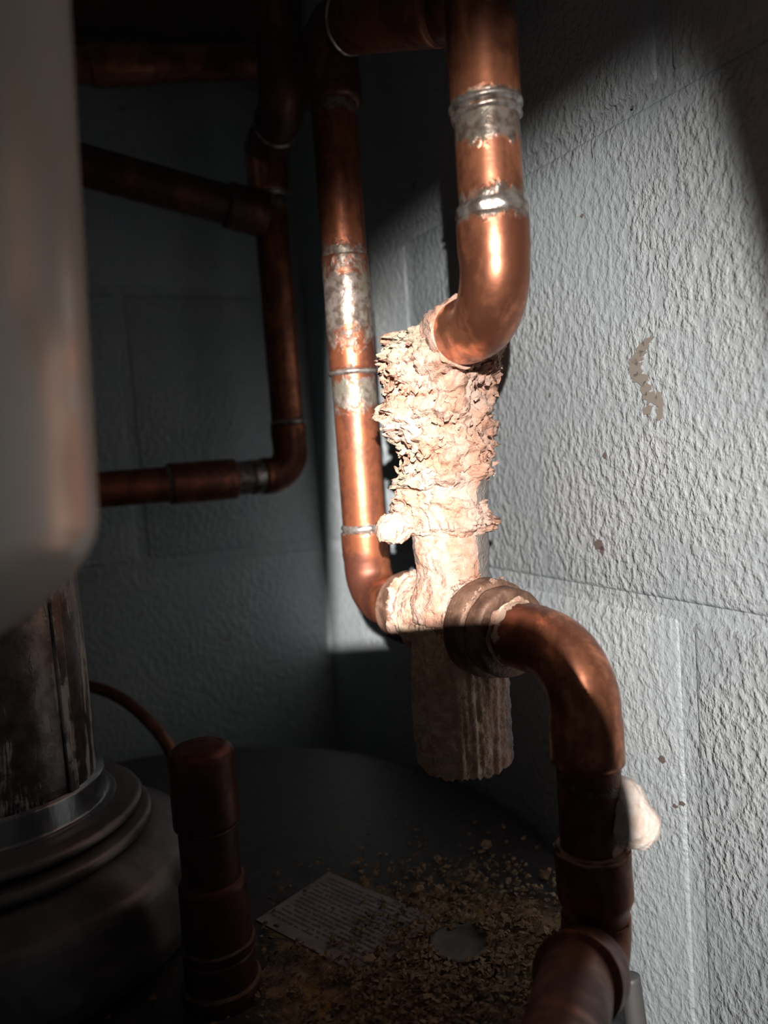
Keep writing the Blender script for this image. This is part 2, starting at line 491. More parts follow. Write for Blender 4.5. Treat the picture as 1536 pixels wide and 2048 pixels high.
# ------------------------------------------------------------------ anchors of the pipework
PR = 0.0111                                            # 3/4 inch copper, outer radius
FR = 0.0122                                            # its fittings
pA = W(988, 500, 0.269); A = (pA.x, pA.y)              # riser nearest the lens
pM = W(718, 900, 0.389); Mx = (pM.x, pM.y)             # pipe in the middle
pB = W(1172, 1450, 0.262); B = (pB.x, pB.y)            # lower right pipe
pLft = W(576, 850, 0.526); Lf = (pLft.x, pLft.y)       # pipe by the back wall
am = (Vector((B[0], B[1], 0)) - Vector((Mx[0], Mx[1], 0)))
alen = am.length; ad = am.normalized()                 # along the valve's ports, towards the lens
def arm_xy(t): return (Mx[0] + ad.x * t, Mx[1] + ad.y * t)
# where the valve stands on that line: the plumb line whose row 1235 shows at column 912
best = min((abs(proj(V3(arm_xy(t), zat(arm_xy(t), 1235)))[0] - 912), t) for t in [alen * k / 400 for k in range(401)])
tv = best[1]; Vx = arm_xy(tv)
z_arm = zat(Vx, 1238)
def armp(t): return Vector((Vx[0] + ad.x * t, Vx[1] + ad.y * t, z_arm))
print('valve', Vx, 'alen', alen, 'tv', tv, 'z_arm', z_arm)
def dist_joint(joints, w):
    return lambda s, t, p: max([0.0] + [near(p.z, z, w) for z in joints])

# ------------------------------------------------------------------ right riser
riser = thing('copper_riser_pipe', 'bright copper riser with soldered coupling and elbow feeding the crusted valve from above', 'pipe', V3(A, zat(A, 640)))
zA = lambda py: zat(A, py)
z1, z2 = zA(222), zA(428)
sA = dist_joint([zA(268), zA(425)], 0.011)
sweep('coupling', fillet([V3(A, zA(-60)), V3(A, zA(214))], 0.01), 0.0119, M['copper'], riser, 56,
      stain=lambda s, t, p: 0.75 * near(p.z, zA(212), 0.004) + (0.55 * near(p.z, zA(40), 0.012) if p.x > A[0] else 0))
sweep('pipe', fillet([V3(A, zA(200)), V3(A, zA(450))], 0.01), PR, M['copper'], riser, 56,
      stain=lambda s, t, p: max(0.95 * near(p.z, zA(262), 0.013), 0.8 * near(p.z, zA(408), 0.007)))
sweep('pipe', fillet([V3(A, HC + 0.62), V3(A, zA(-45))], 0.01, 0.004), PR, M['copper'], riser, 48)
ring('solder_ring', V3(A, zA(216)), (0, 0, 1), 0.0117, 0.0034, M['solder'], riser, 0.0009, 0.0004)
ring('solder_ring', V3(A, zA(235)), (0, 0, 1), 0.0113, 0.0030, M['solder'], riser, 0.0008, 0.0006)
ring('solder_ring', V3(A, zA(428)), (0, 0, 1), 0.0114, 0.0075, M['solder'], riser, 0.0011, 0.0013)
zh = zA(635)                                           # axis height of the offset to the valve
vA, vV = Vector((A[0], A[1], 0)), Vector((Vx[0], Vx[1], 0))
hd = (vV - vA); hl = hd.length; hdn = hd.normalized()
def elbow_r(base, hub, L0, tot, lenhub=0.012):
    def f(s, t):
        if s < lenhub or s > tot - lenhub: return hub
        e = min(s - lenhub, tot - lenhub - s)
        return hub + (base - hub) * min(1.0, e / 0.0025)
    return f
pe = fillet([V3(A, zA(436)), V3(A, zh), V3(A, zh) + hdn * (hl * 0.60)], 0.0185)
tl = sum((b - a).length for a, b in zip(pe, pe[1:]))
sweep('elbow', pe, elbow_r(0.0120, 0.01245, 0, tl, 0.0115), M['copper'], riser, 64,
      stain=lambda s, t, p: 0.75 * near(s, 0.0, 0.006))

# ------------------------------------------------------------------ crusted tempering valve
valve = thing('tempering_valve', 'corroded mixing valve caked in peach-white mineral crust between the copper pipes', 'valve', V3(Vx, z_arm - 0.055))
zV = lambda py: zat(Vx, py)
KP = 0.329 / F                                          # metres per pixel at the valve
def fbm(p, sc, o=5, h=0.9): return noise.fractal(p * sc, h, 2.1, o)
def crag(p, amp):
    q = p + Vector((noise.noise(p * 140), noise.noise(p * 140 + Vector((4, 1, 7))), noise.noise(p * 140 + Vector((8, 3, 2))))) * 0.0025
    d = noise.voronoi(q * 135)[0]; e = noise.voronoi(q * 330 + Vector((3, 5, 1)))[0]
    lump = min(1.0, (d[1] - d[0]) * 2.6) * (0.35 + 0.9 * noise.cell(q * 135))
    crumb = min(1.0, (e[1] - e[0]) * 2.4)
    b = abs(noise.noise(q * 620)) * 0.5 + 0.3 * abs(noise.noise(q * 1200))
    f = abs(noise.noise(q * 115)) + 0.6 * abs(noise.noise(q * 270)) + 0.4 * abs(noise.noise(q * 560))
    st = noise.cell(q * 240) * 0.25 + noise.cell(q * 480) * 0.15
    return amp * (noise.noise(p * 60) * 1.3 + lump * 0.35 + crumb * 0.28 - b * 0.5 + (0.35 - f) * 1.1 + st - 0.2)
AX = Vector((0, 0, 1))
def axis_shift(p, d, amp): return Vector((noise.noise(p * 130), noise.noise(p * 130 + Vector((9, 2, 4))), noise.noise(p * 170 + Vector((1, 7, 3))))) * amp
# second elbow, under the crust
p2 = fillet([V3(A, zh) + hdn * (hl * 0.52), V3(Vx, zh), V3(Vx, zV(800))], 0.017)
sweep('inlet_elbow', p2, 0.0136, M['crust'], valve, 96, wob=0.0026, wobs=240)
def prof_from(rows, rx, step=0.0007):
    zb = zV(rows[-1][0])
    pr = [(zV(y) - zb, r * KP) for y, r in rows][::-1]
    return resample(pr, step), V3(Vx, zb)
# crusted sleeve
rows = [(664, 84), (690, 100), (722, 112), (750, 113), (770, 108), (790, 98), (830, 95), (868, 88), (905, 82), (930, 88), (950, 90), (966, 84), (975, 70)]
pr, b0 = prof_from(rows, 0)
def dsl(p, d, h):
    lf = 1.0 + 0.5 * max(0, -d.x)
    zt = p.z
    rim = 1.0 if zt > zV(790) else 0.0
    e = crag(p, 0.0042 * lf)
    ridge = 0.0022 * max(0, math.sin((p.z * 1.0 + 0.004 * noise.noise(p * 90)) * 420)) * (0.4 + noise.noise(p * 60))
    return d * (e + ridge) + axis_shift(p, d, 0.0022)
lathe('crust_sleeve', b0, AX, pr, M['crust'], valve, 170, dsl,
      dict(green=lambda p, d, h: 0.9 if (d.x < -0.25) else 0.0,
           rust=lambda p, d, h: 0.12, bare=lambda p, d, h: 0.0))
# neck
rows = [(955, 86), (972, 82), (1010, 77), (1040, 75), (1070, 74), (1110, 73), (1145, 74), (1168, 82), (1200, 92), (1235, 92)]
pr, b0 = prof_from(rows, 0)
def bare_side(p, d, h):
    return 0.95 * max(0, min(1, (d.x * 0.95 + d.y * 0.1 - 0.30) * 3.0)) + 0.5 * max(0, min(1, (-d.x - 0.55) * 2.4)) * (1 if p.z > zV(1120) else 0.4)
lathe('valve_neck', b0, AX, pr, M['crust'], valve, 120,
      lambda p, d, h: d * crag(p, 0.0016 * (1 - 0.85 * min(1, bare_side(p, d, h) * 1.4))) + axis_shift(p, d, 0.0006),
      dict(bare=bare_side, green=lambda p, d, h: 0.15, rust=lambda p, d, h: 0.2))
# crust belt round the neck: higher at its middle, as it sags
rows = [(980, 68), (994, 90), (1012, 99), (1036, 100), (1052, 95), (1063, 84), (1069, 66)]
pr, b0 = prof_from(rows, 0, 0.0006)
def dbelt(p, d, h):
    tilt = Vector((0, 0, 1)) * (0.0035 * (0.15 - d.x) * (1 if h > 0.006 else 0.2))
    shrink = -d * (0.0030 * max(0, d.x - 0.2) * (1 if h > 0.008 else 0.3))
    return d * crag(p, 0.0036) + axis_shift(p, d, 0.0016) + tilt + shrink
lathe('crust_collar', b0, AX, pr, M['crust'], valve, 150, dbelt, dict(rust=lambda p, d, h: 0.15, green=lambda p, d, h: 0, bare=lambda p, d, h: 0))
# knob on the left of the neck
zk = zV(1043)
kdir = Vector((-0.93, -0.36, 0.0)).normalized()
kb = V3(Vx, zk) + kdir * 0.010
pr = resample([(0, 0.004), (0.008, 0.0042), (0.010, 0.0055), (0.0145, 0.0062), (0.019, 0.0058), (0.0215, 0.0042), (0.0225, 0.0015)], 0.0006)
lathe('crust_knob', kb, kdir, pr, M['crust'], valve, 60, lambda p, d, h: d * crag(p, 0.0018) + axis_shift(p, d, 0.0009),
      dict(rust=lambda p, d, h: 0.22, green=lambda p, d, h: 0, bare=lambda p, d, h: 0))
# cross body along the ports
def rust_low(p, d, h): return 0.30 + 0.75 * max(0, min(1, (zV(1238) - p.z) / 0.008)) + 0.05
pr = resample([(0, 0.0165), (0.006, 0.0182), (0.024, 0.0172), (0.040, 0.0172), (0.048, 0.0165)], 0.0007)
lathe('port_body', armp(-0.029), ad, pr, M['crust'], valve, 120, lambda p, d, h: d * crag(p, 0.0017) + axis_shift(p, d, 0.0007),
      dict(rust=rust_low, green=lambda p, d, h: 0, bare=lambda p, d, h: 0))
# lower cylinder
rows = [(1225, 80), (1270, 86), (1320, 92), (1360, 96), (1400, 97), (1470, 96), (1512, 95), (1524, 90), (1526, 60), (1526, 5)]
pr, b0 = prof_from(rows, 0)
def drip(p, d, h):
    a = math.atan2(d.y, d.x)
    g = noise.noise(Vector((a * 5.0, p.z * 18, 3))) ; g2 = noise.noise(Vector((a * 13, p.z * 26, 8)))
    return d * (0.0013 * g + 0.0009 * g2 + crag(p, 0.0008)) + AX * (0.0022 * g2 if h < 0.006 else 0)
lathe('lower_cylinder', b0, AX, pr, M['crust'], valve, 150, drip,
      dict(rust=lambda p, d, h: 0.92 - 0.75 * max(0, min(1, (d.x - 0.12) * 2.2)), green=lambda p, d, h: 0.0,
           bare=lambda p, d, h: 0.75 * max(0, min(1, (d.x - 0.80) * 5))))
# union nuts on the two ports
def rnd(prof, n=3): return prof
pr = resample([(0, 0.0150), (0.0008, 0.0190), (0.002, 0.0197), (0.0105, 0.0197), (0.0122, 0.0190), (0.0128, 0.0160)], 0.0012)
crustf = lambda p, d, h: d * (0.0005 * noise.noise(p * 160)) + axis_shift(p, d, 0.0002)
nut = lathe('union_nut', armp(0.0165), ad, pr, M['brass'], valve, 96, crustf)
pr = resample([(0, 0.0140), (0.0006, 0.0176), (0.0065, 0.0178), (0.0082, 0.0172), (0.0088, 0.0130)], 0.0010)
lathe('union_collar', armp(0.0285), ad, pr, M['brass'], valve, 96, crustf)
pr = resample([(0, 0.0120), (0.0006, 0.0160), (0.002, 0.0168), (0.0125, 0.0170), (0.0135, 0.0150)], 0.0010)
lathe('union_nut', armp(-0.0420), ad, pr, M['brass'], valve, 96, crustf)
# mineral rings creeping over the nuts
def crust_ring(t, r, w, amp=0.0018, rustv=0.15, part='crust_ring', cut=None):
    prof = [(w * (k / 16 - 0.5), r - 0.002 + 0.0030 * math.sin(math.pi * k / 16)) for k in range(17)]
    return lathe(part, armp(t), ad, prof, M['crust'], valve, 130,
                 lambda p, d, h: d * crag(p, amp) + axis_shift(p, d, 0.0014),
                 dict(rust=lambda p, d, h: rustv + 0.5 * max(0, -d.z), green=lambda p, d, h: 0, bare=lambda p, d, h: 0))
crust_ring(-0.0285, 0.0178, 0.009, 0.0024, 0.05)
crust_ring(0.0150, 0.0170, 0.007, 0.0022, 0.25)
crust_ring(0.0385, 0.0128, 0.0035, 0.0008, 0.5)
# crumbs lying on the nuts and flakes standing out of the crust
def flake_cloud(name, specs, mat, parent, kind='stuff'):
    verts, faces = [], []
    for c, n, size, rs in specs:
        rnd_ = random.Random(rs)
        t1 = n.orthogonal().normalized(); t2 = n.cross(t1)
        base = len(verts); k = 7
        a0 = rnd_.random() * 6.28
        ctr = c + n * size * rnd_.uniform(0.2, 0.5)
        for j in range(k):
            a = a0 + 6.283 * j / k; rr = size * rnd_.uniform(0.55, 1.15)
            bend = n * (size * rnd_.uniform(-0.35, 0.45))
            verts.append(c + t1 * (rr * math.cos(a)) + t2 * (rr * 0.75 * math.sin(a)) + bend)
        verts.append(ctr); verts.append(c - n * size * 0.45)
        for j in range(k):
            j2 = (j + 1) % k
            faces.append((base + j, base + j2, base + k)); faces.append((base + j2, base + j, base + k + 1))
    me = bpy.data.meshes.new(name); me.from_pydata([tuple(v) for v in verts], [], faces); me.update()
    o = link_obj(name, me, mat, parent, False)
    o['kind'] = kind
    return o
sp = []
rr_ = random.Random(4)
for i in range(620):
    py = rr_.uniform(684, 962); a = rr_.uniform(0, 6.283)
    d = Vector((math.cos(a), math.sin(a), 0))
    rpx = np.interp(py, [664, 690, 722, 770, 790, 830, 868, 905, 950, 962], [84, 100, 112, 108, 98, 95, 88, 82, 90, 86])
    if d.x > 0.3 and rr_.random() < 0.7: continue
    c = V3(Vx, zV(py)) + d * (rpx * KP + rr_.uniform(-0.0006, 0.0022))
    n = (d + Vector((rr_.uniform(-.9, .9), rr_.uniform(-.9, .9), rr_.uniform(-.9, .9)))).normalized()
    sp.append((c, n, rr_.uniform(0.0008, 0.0027), i))
flake_cloud('crust_flakes', sp, M['crust'], valve)
sp = []
for i in range(46):
    t = rr_.choice([0.014, 0.0155, 0.0165, 0.029]) + rr_.uniform(-0.001, 0.001)
    a = rr_.gauss(0.25, 0.35)
    side = ad.cross(AX).normalized()
    d = (AX * math.cos(a) + side * math.sin(a)).normalized()
    c = armp(t) + d * (0.0195 + rr_.uniform(0, 0.0012))
    sp.append((c, (d + Vector((rr_.uniform(-.5, .5), 0, 0))).normalized(), rr_.uniform(0.0007, 0.0019), 900 + i))
flake_cloud('crust_crumbs', sp, M['crust'], valve)

# ------------------------------------------------------------------ lower right pipe
lower = thing('copper_outlet_pipe', 'brown copper pipe bending down from the valve beside the painted wall', 'pipe', V3(B, zat(B, 2040)))
zB = lambda py: zat(B, py)
tB = alen - tv
pe = fillet([armp(0.0374), armp(tB), V3(B, zB(1522))], 0.0205)
tl2 = sum((b - a).length for a, b in zip(pe, pe[1:]))
sweep('elbow', pe, elbow_r(0.0123, 0.0128, 0, tl2, 0.014), M['copper'], lower, 72,
      crust=lambda s, t, p: 0.75 * near(s, 0.004, 0.007) * (1.0 if p.z > z_arm else 0.6))
sweep('pipe', fillet([V3(B, zB(1505)), V3(B, zB(1700))], 0.01), PR, M['copper_old'], lower, 56,
      stain=lambda s, t, p: 0.5 * near(p.z, zB(1560), 0.008) + 0.35 * near(p.z, zB(1685), 0.006),
      crust=lambda s, t, p: (0.9 if p.x > B[0] + 0.004 else 0.35) * near(p.z, zB(1690), 0.010))
ring('solder_ring', V3(B, zB(1694)), AX, 0.0125, 0.0022, M['crust'], lower, 0.0010, 0.0010)
pb = [(zB(1690), 0.0130), (zB(1700), 0.0134), (zB(1788), 0.0134), (zB(1812), 0.0118), (zB(1840), 0.0118)]
lathe('reducing_coupling', V3(B, pb[-1][0]), AX, resample([(z - pb[-1][0], r) for z, r in pb][::-1], 0.001), M['copper_old'], lower, 64,
      lambda p, d, h: d * (0.0003 * noise.noise(p * 90)))
e1 = W(1152, 1962, 0.232); e2 = W(1105, 2190, 0.172)
pe = fillet([V3(B, zB(1826)), V3(B, zB(1925)), e1], 0.013)
sweep('elbow', pe, lambda s, t: 0.0122 + 0.0022 * min(1, max(0, (t - 0.35) / 0.25)), M['copper_old'], lower, 64)
sweep('pipe', fillet([e1 - (e2 - e1).normalized() * 0.004, e2], 0.01), 0.0118, M['copper_old'], lower, 56)
# white lump of scale on the right of the joint
lz = zB(1632)
side = (right - AX * right.z).normalized()
ldir = (side * 0.80 + Vector((0, -0.25, -0.42))).normalized()
lb = V3(B, zB(1622)) + side * 0.006
lprof = resample([(0.000, 0.0090), (0.004, 0.0108), (0.0075, 0.0108), (0.012, 0.0088), (0.0165, 0.0062), (0.0185, 0.0020)], 0.0006)
def lshape(p, d, h):
    return d * crag(p, 0.0010) + AX * (0.0045 * max(0, d.z) * (1 - h / 0.02)) + axis_shift(p, d, 0.0005)
lathe('mineral_lump', lb, ldir, lprof, M['lump'], lower, 64, lshape, dict(rust=lambda p, d, h: 0.0 if h > 0.005 else 0.2, green=lambda p, d, h: -0.5, bare=lambda p, d, h: -0.6))

# ------------------------------------------------------------------ middle pipe
mid = thing('copper_supply_pipe', 'copper pipe with grey flux-smeared coupling dropping into the left port of the valve', 'pipe', V3(Mx, z_arm))
zM = lambda py: zat(Mx, py)
sweep('pipe', fillet([V3(Mx, zM(195)), V3(Mx, zM(540))], 0.01), PR, M['copper_mid'], mid, 48,
      stain=lambda s, t, p: 0.7 * near(p.z, zM(222), 0.008) + 0.8 * near(p.z, zM(530), 0.018))
sweep('coupling', fillet([V3(Mx, zM(515)), V3(Mx, zM(742))], 0.01), 0.01165, M['copper_mid'], mid, 56, wob=0.0004, wobs=120,
      stain=lambda s, t, p: 0.98 * near(p.z, zM(610), 0.036) + 0.3 * near(p.z, zM(740), 0.004))
ring('solder_ring', V3(Mx, zM(746)), AX, 0.0117, 0.0030, M['solder'], mid, 0.0009, 0.0002)
sweep('pipe', fillet([V3(Mx, zM(735)), V3(Mx, zM(1070))], 0.01), PR, M['copper_mid'], mid, 48,
      stain=lambda s, t, p: 0.95 * near(p.z, zM(790), 0.016) + 0.8 * near(p.z, zM(1058), 0.005))
ring('solder_ring', V3(Mx, zM(1054)), AX, 0.0112, 0.0050, M['solder'], mid, 0.0006, 0.0006)
pe = fillet([V3(Mx, zM(1062)), V3(Mx, z_arm), armp(-0.0422)], 0.0165)
tl3 = sum((b - a).length for a, b in zip(pe, pe[1:]))
sweep('elbow', pe, elbow_r(0.0119, 0.01235, 0, tl3, 0.012), M['copper_mid'], mid, 56,
      stain=lambda s, t, p: 0.5 * near(s, 0.0, 0.003))
# tee and run overhead
lathe('tee', V3(Mx, zM(212)), AX, resample([(0, 0.0122), (0.0008, 0.0140), (zM(90) - zM(212), 0.0140), (zM(60) - zM(212), 0.0120)], 0.002), M['copper_dark'], mid, 56)
tp = V3(Mx, zM(52)); te = W(905, 22, 0.335)
tdir = (te - tp).normalized()
tw = W(945, 18, 0.327)                                  # behind the riser the run turns up
pe = fillet([V3(Mx, zM(100)), tp, tw, Vector((tw.x, tw.y, HC + 0.62))], 0.012)
sweep('elbow', pe, 0.0125, M['copper_dark'], mid, 48)
c1 = W(700, 40, 0.372); c2 = W(880, 20, 0.335)
sweep('coupling', fillet([c1, c2], 0.01), 0.0139, M['copper_old'], mid, 56)
ring('solder_ring', c1, tdir, 0.0142, 0.0022, M['solder'], mid, 0.0007, 0.0003)

# ------------------------------------------------------------------ pipe by the back wall
back = thing('copper_back_pipe', 'dim copper pipe on the back wall with blackened branch and low elbow', 'pipe', V3(Lf, zat(Lf, 960)))
zL = lambda py: zat(Lf, py)
sweep('pipe', fillet([V3(Lf, zL(380)), V3(Lf, zL(862))], 0.01), PR, M['copper_mid'], back, 40,
      stain=lambda s, t, p: 0.8 * near(p.z, zL(405), 0.012))
ring('solder_ring', V3(Lf, zL(845)), AX, 0.0114, 0.004, M['solder'], back, 0.0008, 0.0005)
zl = zL(948)
hA = V3(Lf, zl)
def lp(px):                                             # on the run along the back wall
    bst = min((abs(proj(hA + dL * t)[0] - px), t) for t in [k / 2000 for k in range(0, 500)])
    return hA + dL * bst[1]
pe = fillet([V3(Lf, zL(850)), hA, lp(524)], 0.016)
tl4 = sum((b - a).length for a, b in zip(pe, pe[1:]))
sweep('elbow', pe, elbow_r(0.0118, 0.0123, 0, tl4, 0.008), M['copper_mid'], back, 48)
sweep('solder_band', fillet([lp(532), lp(500)], 0.01), 0.0118, M['solder'], back, 40)
sweep('pipe', fillet([lp(512), lp(440)], 0.01), PR, M['copper_old'], back, 40, stain=lambda s, t, p: 0.7)
sweep('coupling', fillet([lp(470), lp(338)], 0.01), 0.0132, M['copper_old'], back, 48)
ring('solder_ring', lp(337), dL, 0.0118, 0.004, M['solder'], back, 0.0006, 0.0004)
sweep('pipe', fillet([lp(350), hA + dL * 0.42], 0.01), PR, M['copper_old'], back, 40)
# tee at the top of it and the fitting above
lathe('tee', V3(Lf, zL(392)), AX, resample([(0, 0.0118), (0.0008, 0.0137), (zL(290) - zL(392), 0.0137), (zL(276) - zL(392), 0.012)], 0.002), M['copper'], back, 48,
      None, dict(stain=lambda p, d, h: 0.6 * near(h, 0, 0.004)))
ring('solder_ring', V3(Lf, zL(392)), AX, 0.0116, 0.003, M['solder'], back, 0.0006, 0.0004)
u1 = V3(Lf, zL(300)); u2 = W(566, 215, 0.47); u3 = W(572, -120, 0.46); u3.z = HC + 0.62
pe = fillet([u1, u2, u3], 0.012)
sweep('upper_elbow', pe, 0.0138, M['copper_dark'], back, 48)
ring('solder_ring', u2 + (u1 - u2) * 0.35, (u1 - u2), 0.0141, 0.002, M['solder'], back, 0.0007, 0.0003)

# ------------------------------------------------------------------ dark branch and overhead run
b1, b2 = W(520, 428, 0.517), W(60, 302, 0.46)
bd = (b2 - b1).normalized()
tag(sweep('branch_pipe', fillet([b1, b2], 0.01), 0.0122, M['copper_dark'], back, 40), 'blackened sloping branch pipe')
sweep('branch_hub', fillet([b1 - bd * 0.004, b1 + bd * 0.022], 0.01), 0.0145, M['copper_dark'], back, 40)
ov = thing('overhead_copper_pipe', 'dim reddish copper pipe running level across the top left of the back wall', 'pipe', W(515, 126, 0.545))
o1, o2 = W(530, 124, 0.55), W(60, 132, 0.50)
od = (o2 - o1).normalized()
sweep('pipe', fillet([o1, o2], 0.01), PR, M['copper_old'], ov, 40)
sweep('coupling', fillet([o1 + od * 0.075, o1 + od * 0.115], 0.01), 0.0130, M['copper_old'], ov, 40)
# joist across the top
jo = link_obj('ceiling_joist', box_mesh('ceiling_joist', 0.9, 0.038, 0.14, 0.002), M['wood'], None, False)
jc = W(330, 85, 0.53); jpos = corner + dL * 0.46 + nL * 0.024
jo.matrix_world = Matrix.Translation(Vector((jpos.x, jpos.y, W(330, 62, 0.55).z + 0.07))) @ frame_rot(dL, nL)
tag(jo, 'dark wooden board fixed along the top of the back wall', 'board')

# ------------------------------------------------------------------ water heater and what stands on it
HZ = HC - 0.204
HX, HY, HR = -0.130, 0.337, 0.205
heater = thing('water_heater', 'round water heater with a dark rust-littered top below the pipes', 'water heater', (HX, HY, 0))
def wob_none(p, d, h): return Vector((0, 0, 0))
lathe('jacket', (HX, HY, 0.0), AX, [(0, HR - 0.002), (0.02, HR - 0.002), (HZ - 0.035, HR - 0.002)], M['jacket'], heater, 96)
tp_ = [(0, HR), (0.026, HR), (0.0305, HR - 0.001), (0.033, HR - 0.004), (0.0335, HR - 0.008)]
rr2 = [(0.0335 + 0.0 * k, HR - 0.008 - (HR - 0.008) * k / 40) for k in range(1, 40)]
rustc = on_plane(880, 1960, HZ)
def top_rust(p, d, h):
    dd = (Vector((p.x, p.y)) - Vector((rustc.x, rustc.y)))
    return max(0.0, 1.15 - dd.length / 0.105)
lathe('top_pan', (HX, HY, HZ - 0.0335), AX, tp_ + rr2 + [(0.0335, 0.0005)], M['top'], heater, 160, None, dict(rust=top_rust))
# knockout disc
kc = on_plane(920, 1890, HZ)
lathe('knockout_plate', kc, AX, [(-0.001, 0.0128), (0.0012, 0.0128), (0.0018, 0.0122), (0.0018, 0.0104), (0.0010, 0.0098), (0.0010, 0.0005)], M['plate'], heater, 48)
# label
lc = [on_plane(512, 1842, HZ), on_plane(668, 1925, HZ), on_plane(822, 1800, HZ), on_plane(628, 1733, HZ)]
ax_x = (lc[1] - lc[0]); ax_x.z = 0; lx = ax_x.length; ax_x.normalize()
ax_y = Vector((-ax_x.y, ax_x.x, 0)); ly = (lc[3] - lc[0]).dot(ax_y)
lme = box_mesh('warning_label', lx * 1.35, ly, 0.0004)
lo = link_obj('warning_label', lme, M['label'], heater, False)
lcen = lc[0] + ax_x * (lx * 0.675) + ax_y * (ly / 2); lcen.z = HZ + 0.0004
lo.matrix_parent_inverse = Matrix.Identity(4)
lo.matrix_basis = Matrix.Translation(-heater.location) @ Matrix.Translation(lcen) @ frame_rot(ax_x, ax_y)
lo['label'] = 'pale printed warning label with rows of small text'
# debris nobody could count
rng = random.Random(11)
sp = []
for i in range(5200):
    u = rng.gauss(0, 1); v = rng.gauss(0, 1)
    c = Vector((rustc.x + 0.01 + u * 0.038, rustc.y - 0.004 + v * 0.042, HZ))
    if (c - Vector((HX, HY, HZ))).length > HR - 0.006: continue
    if (Vector((c.x - kc.x, c.y - kc.y))).length < 0.0115: continue
    rel = c - lcen
    if abs(rel.dot(ax_x)) < lx * 0.60 and abs(rel.dot(ax_y)) < ly * 0.5 and rng.random() < (0.97 if rel.dot(ax_x) < lx * 0.12 else 0.45): continue
    s_ = rng.choice([0.0006, 0.0008, 0.0011, 0.0015, 0.0020])
    n = Vector((rng.uniform(-.6, .6), rng.uniform(-.6, .6), 1)).normalized()
    c.z += s_ * 1.05 + 0.0002 + (0.0012 if noise.noise(c * 60) > 0.05 else 0)
    sp.append((c, n, s_, 2000 + i))
deb = flake_cloud('rust_debris', sp, M['rust'], None)
tag(deb, 'crumbly brown rust debris strewn over the heater top', 'debris', kind='stuff')
# larger chips
chips = [(975, 1705, 0.0042), (945, 1770, 0.004), (930, 1850, 0.003), (905, 1862, 0.0022), (760, 1915, 0.0036), (735, 1935, 0.004), (1085, 1880, 0.005),
         (1065, 1900, 0.0035), (1090, 1760, 0.0035), (835, 1790, 0.004), (880, 1795, 0.0035), (1000, 1800, 0.003), (960, 1985, 0.003), (850, 2010, 0.0032),
         (1010, 1945, 0.0025), (890, 1975, 0.003), (700, 1960, 0.003), (790, 1995, 0.0035)]
for i, (px, py, s_) in enumerate(chips):
    c = on_plane(px, py, HZ); c.z += s_ * 0.75 + 0.0006
    n = Vector((rng.uniform(-.5, .5), rng.uniform(-.7, .1), 1)).normalized()
    o = flake_cloud('rust_chip', [(c, n, s_, 70 + i)], M['rust'], None, 'thing')
    tag(o, 'larger tan flake of rust lying on the heater top debris', 'rust flake', 'larger rust flakes on the heater top')

# draft hood and flue
FX, FY = -0.176, 0.326
hood = thing('draft_hood', 'grey steel draft hood with stepped rings standing on the heater top', 'draft hood', (FX, FY, HZ))
lathe('skirt', (FX, FY, HZ), AX, resample([(0.004, 0.070), (0.003, 0.078), (0.006, 0.0820), (0.012, 0.0835), (0.034, 0.0800), (0.0375, 0.0775), (0.044, 0.064), (0.046, 0.058)], 0.002), M['hood'], hood, 120)
lathe('lower_ring', (FX, FY, HZ + 0.045), AX, resample([(0, 0.050), (0.0005, 0.0600), (0.003, 0.0628), (0.006, 0.0615), (0.0075, 0.057), (0.008, 0.05)], 0.0012), M['hood'], hood, 120)
lathe('upper_ring', (FX, FY, HZ + 0.053), AX, resample([(0, 0.046), (0.0005, 0.0560), (0.003, 0.0590), (0.0055, 0.0575), (0.007, 0.052), (0.0075, 0.045)], 0.0012), M['hood'], hood, 120)
lathe('collar', (FX, FY, HZ + 0.058), AX, resample([(0, 0.050), (0.0025, 0.0475), (0.003, 0.0440), (0.014, 0.0432)], 0.0012), M['galv'], hood, 96)
for a in (20, 140, 260):
    a = math.radians(a); o = box_mesh('leg', 0.012, 0.002, 0.006)
    lg = link_obj('leg', o, M['hood'], hood, False)
    lg.matrix_parent_inverse = Matrix.Identity(4)
    lg.matrix_basis = Matrix.Translation((0.078 * math.cos(a), 0.078 * math.sin(a), 0.003)) @ Matrix.Rotation(a + math.pi / 2, 4, 'Z')
flue = thing('flue_pipe', 'dull galvanised flue pipe with pale streaks rising from the draft hood', 'flue pipe', (FX, FY, HZ + 0.065))
lathe('lower_section', (FX, FY, HZ + 0.066), AX, resample([(0, 0.0405), (0.26, 0.0405)], 0.01), M['flue'], flue, 96)
lathe('upper_section', (FX, FY, HZ + 0.31), AX, resample([(0, 0.0418), (0.75, 0.0418)], 0.03), M['galv'], flue, 96)
sm = box_mesh('lock_seam', 0.005, 0.0016, 0.255, 0.0005)
so = link_obj('lock_seam', sm, M['flue'], flue, False)
sa = math.radians(-20)
so.matrix_parent_inverse = Matrix.Identity(4)
so.matrix_basis = Matrix.Translation((0.0412 * math.cos(sa), 0.0412 * math.sin(sa), 0.13)) @ Matrix.Rotation(sa + math.pi / 2, 4, 'Z')

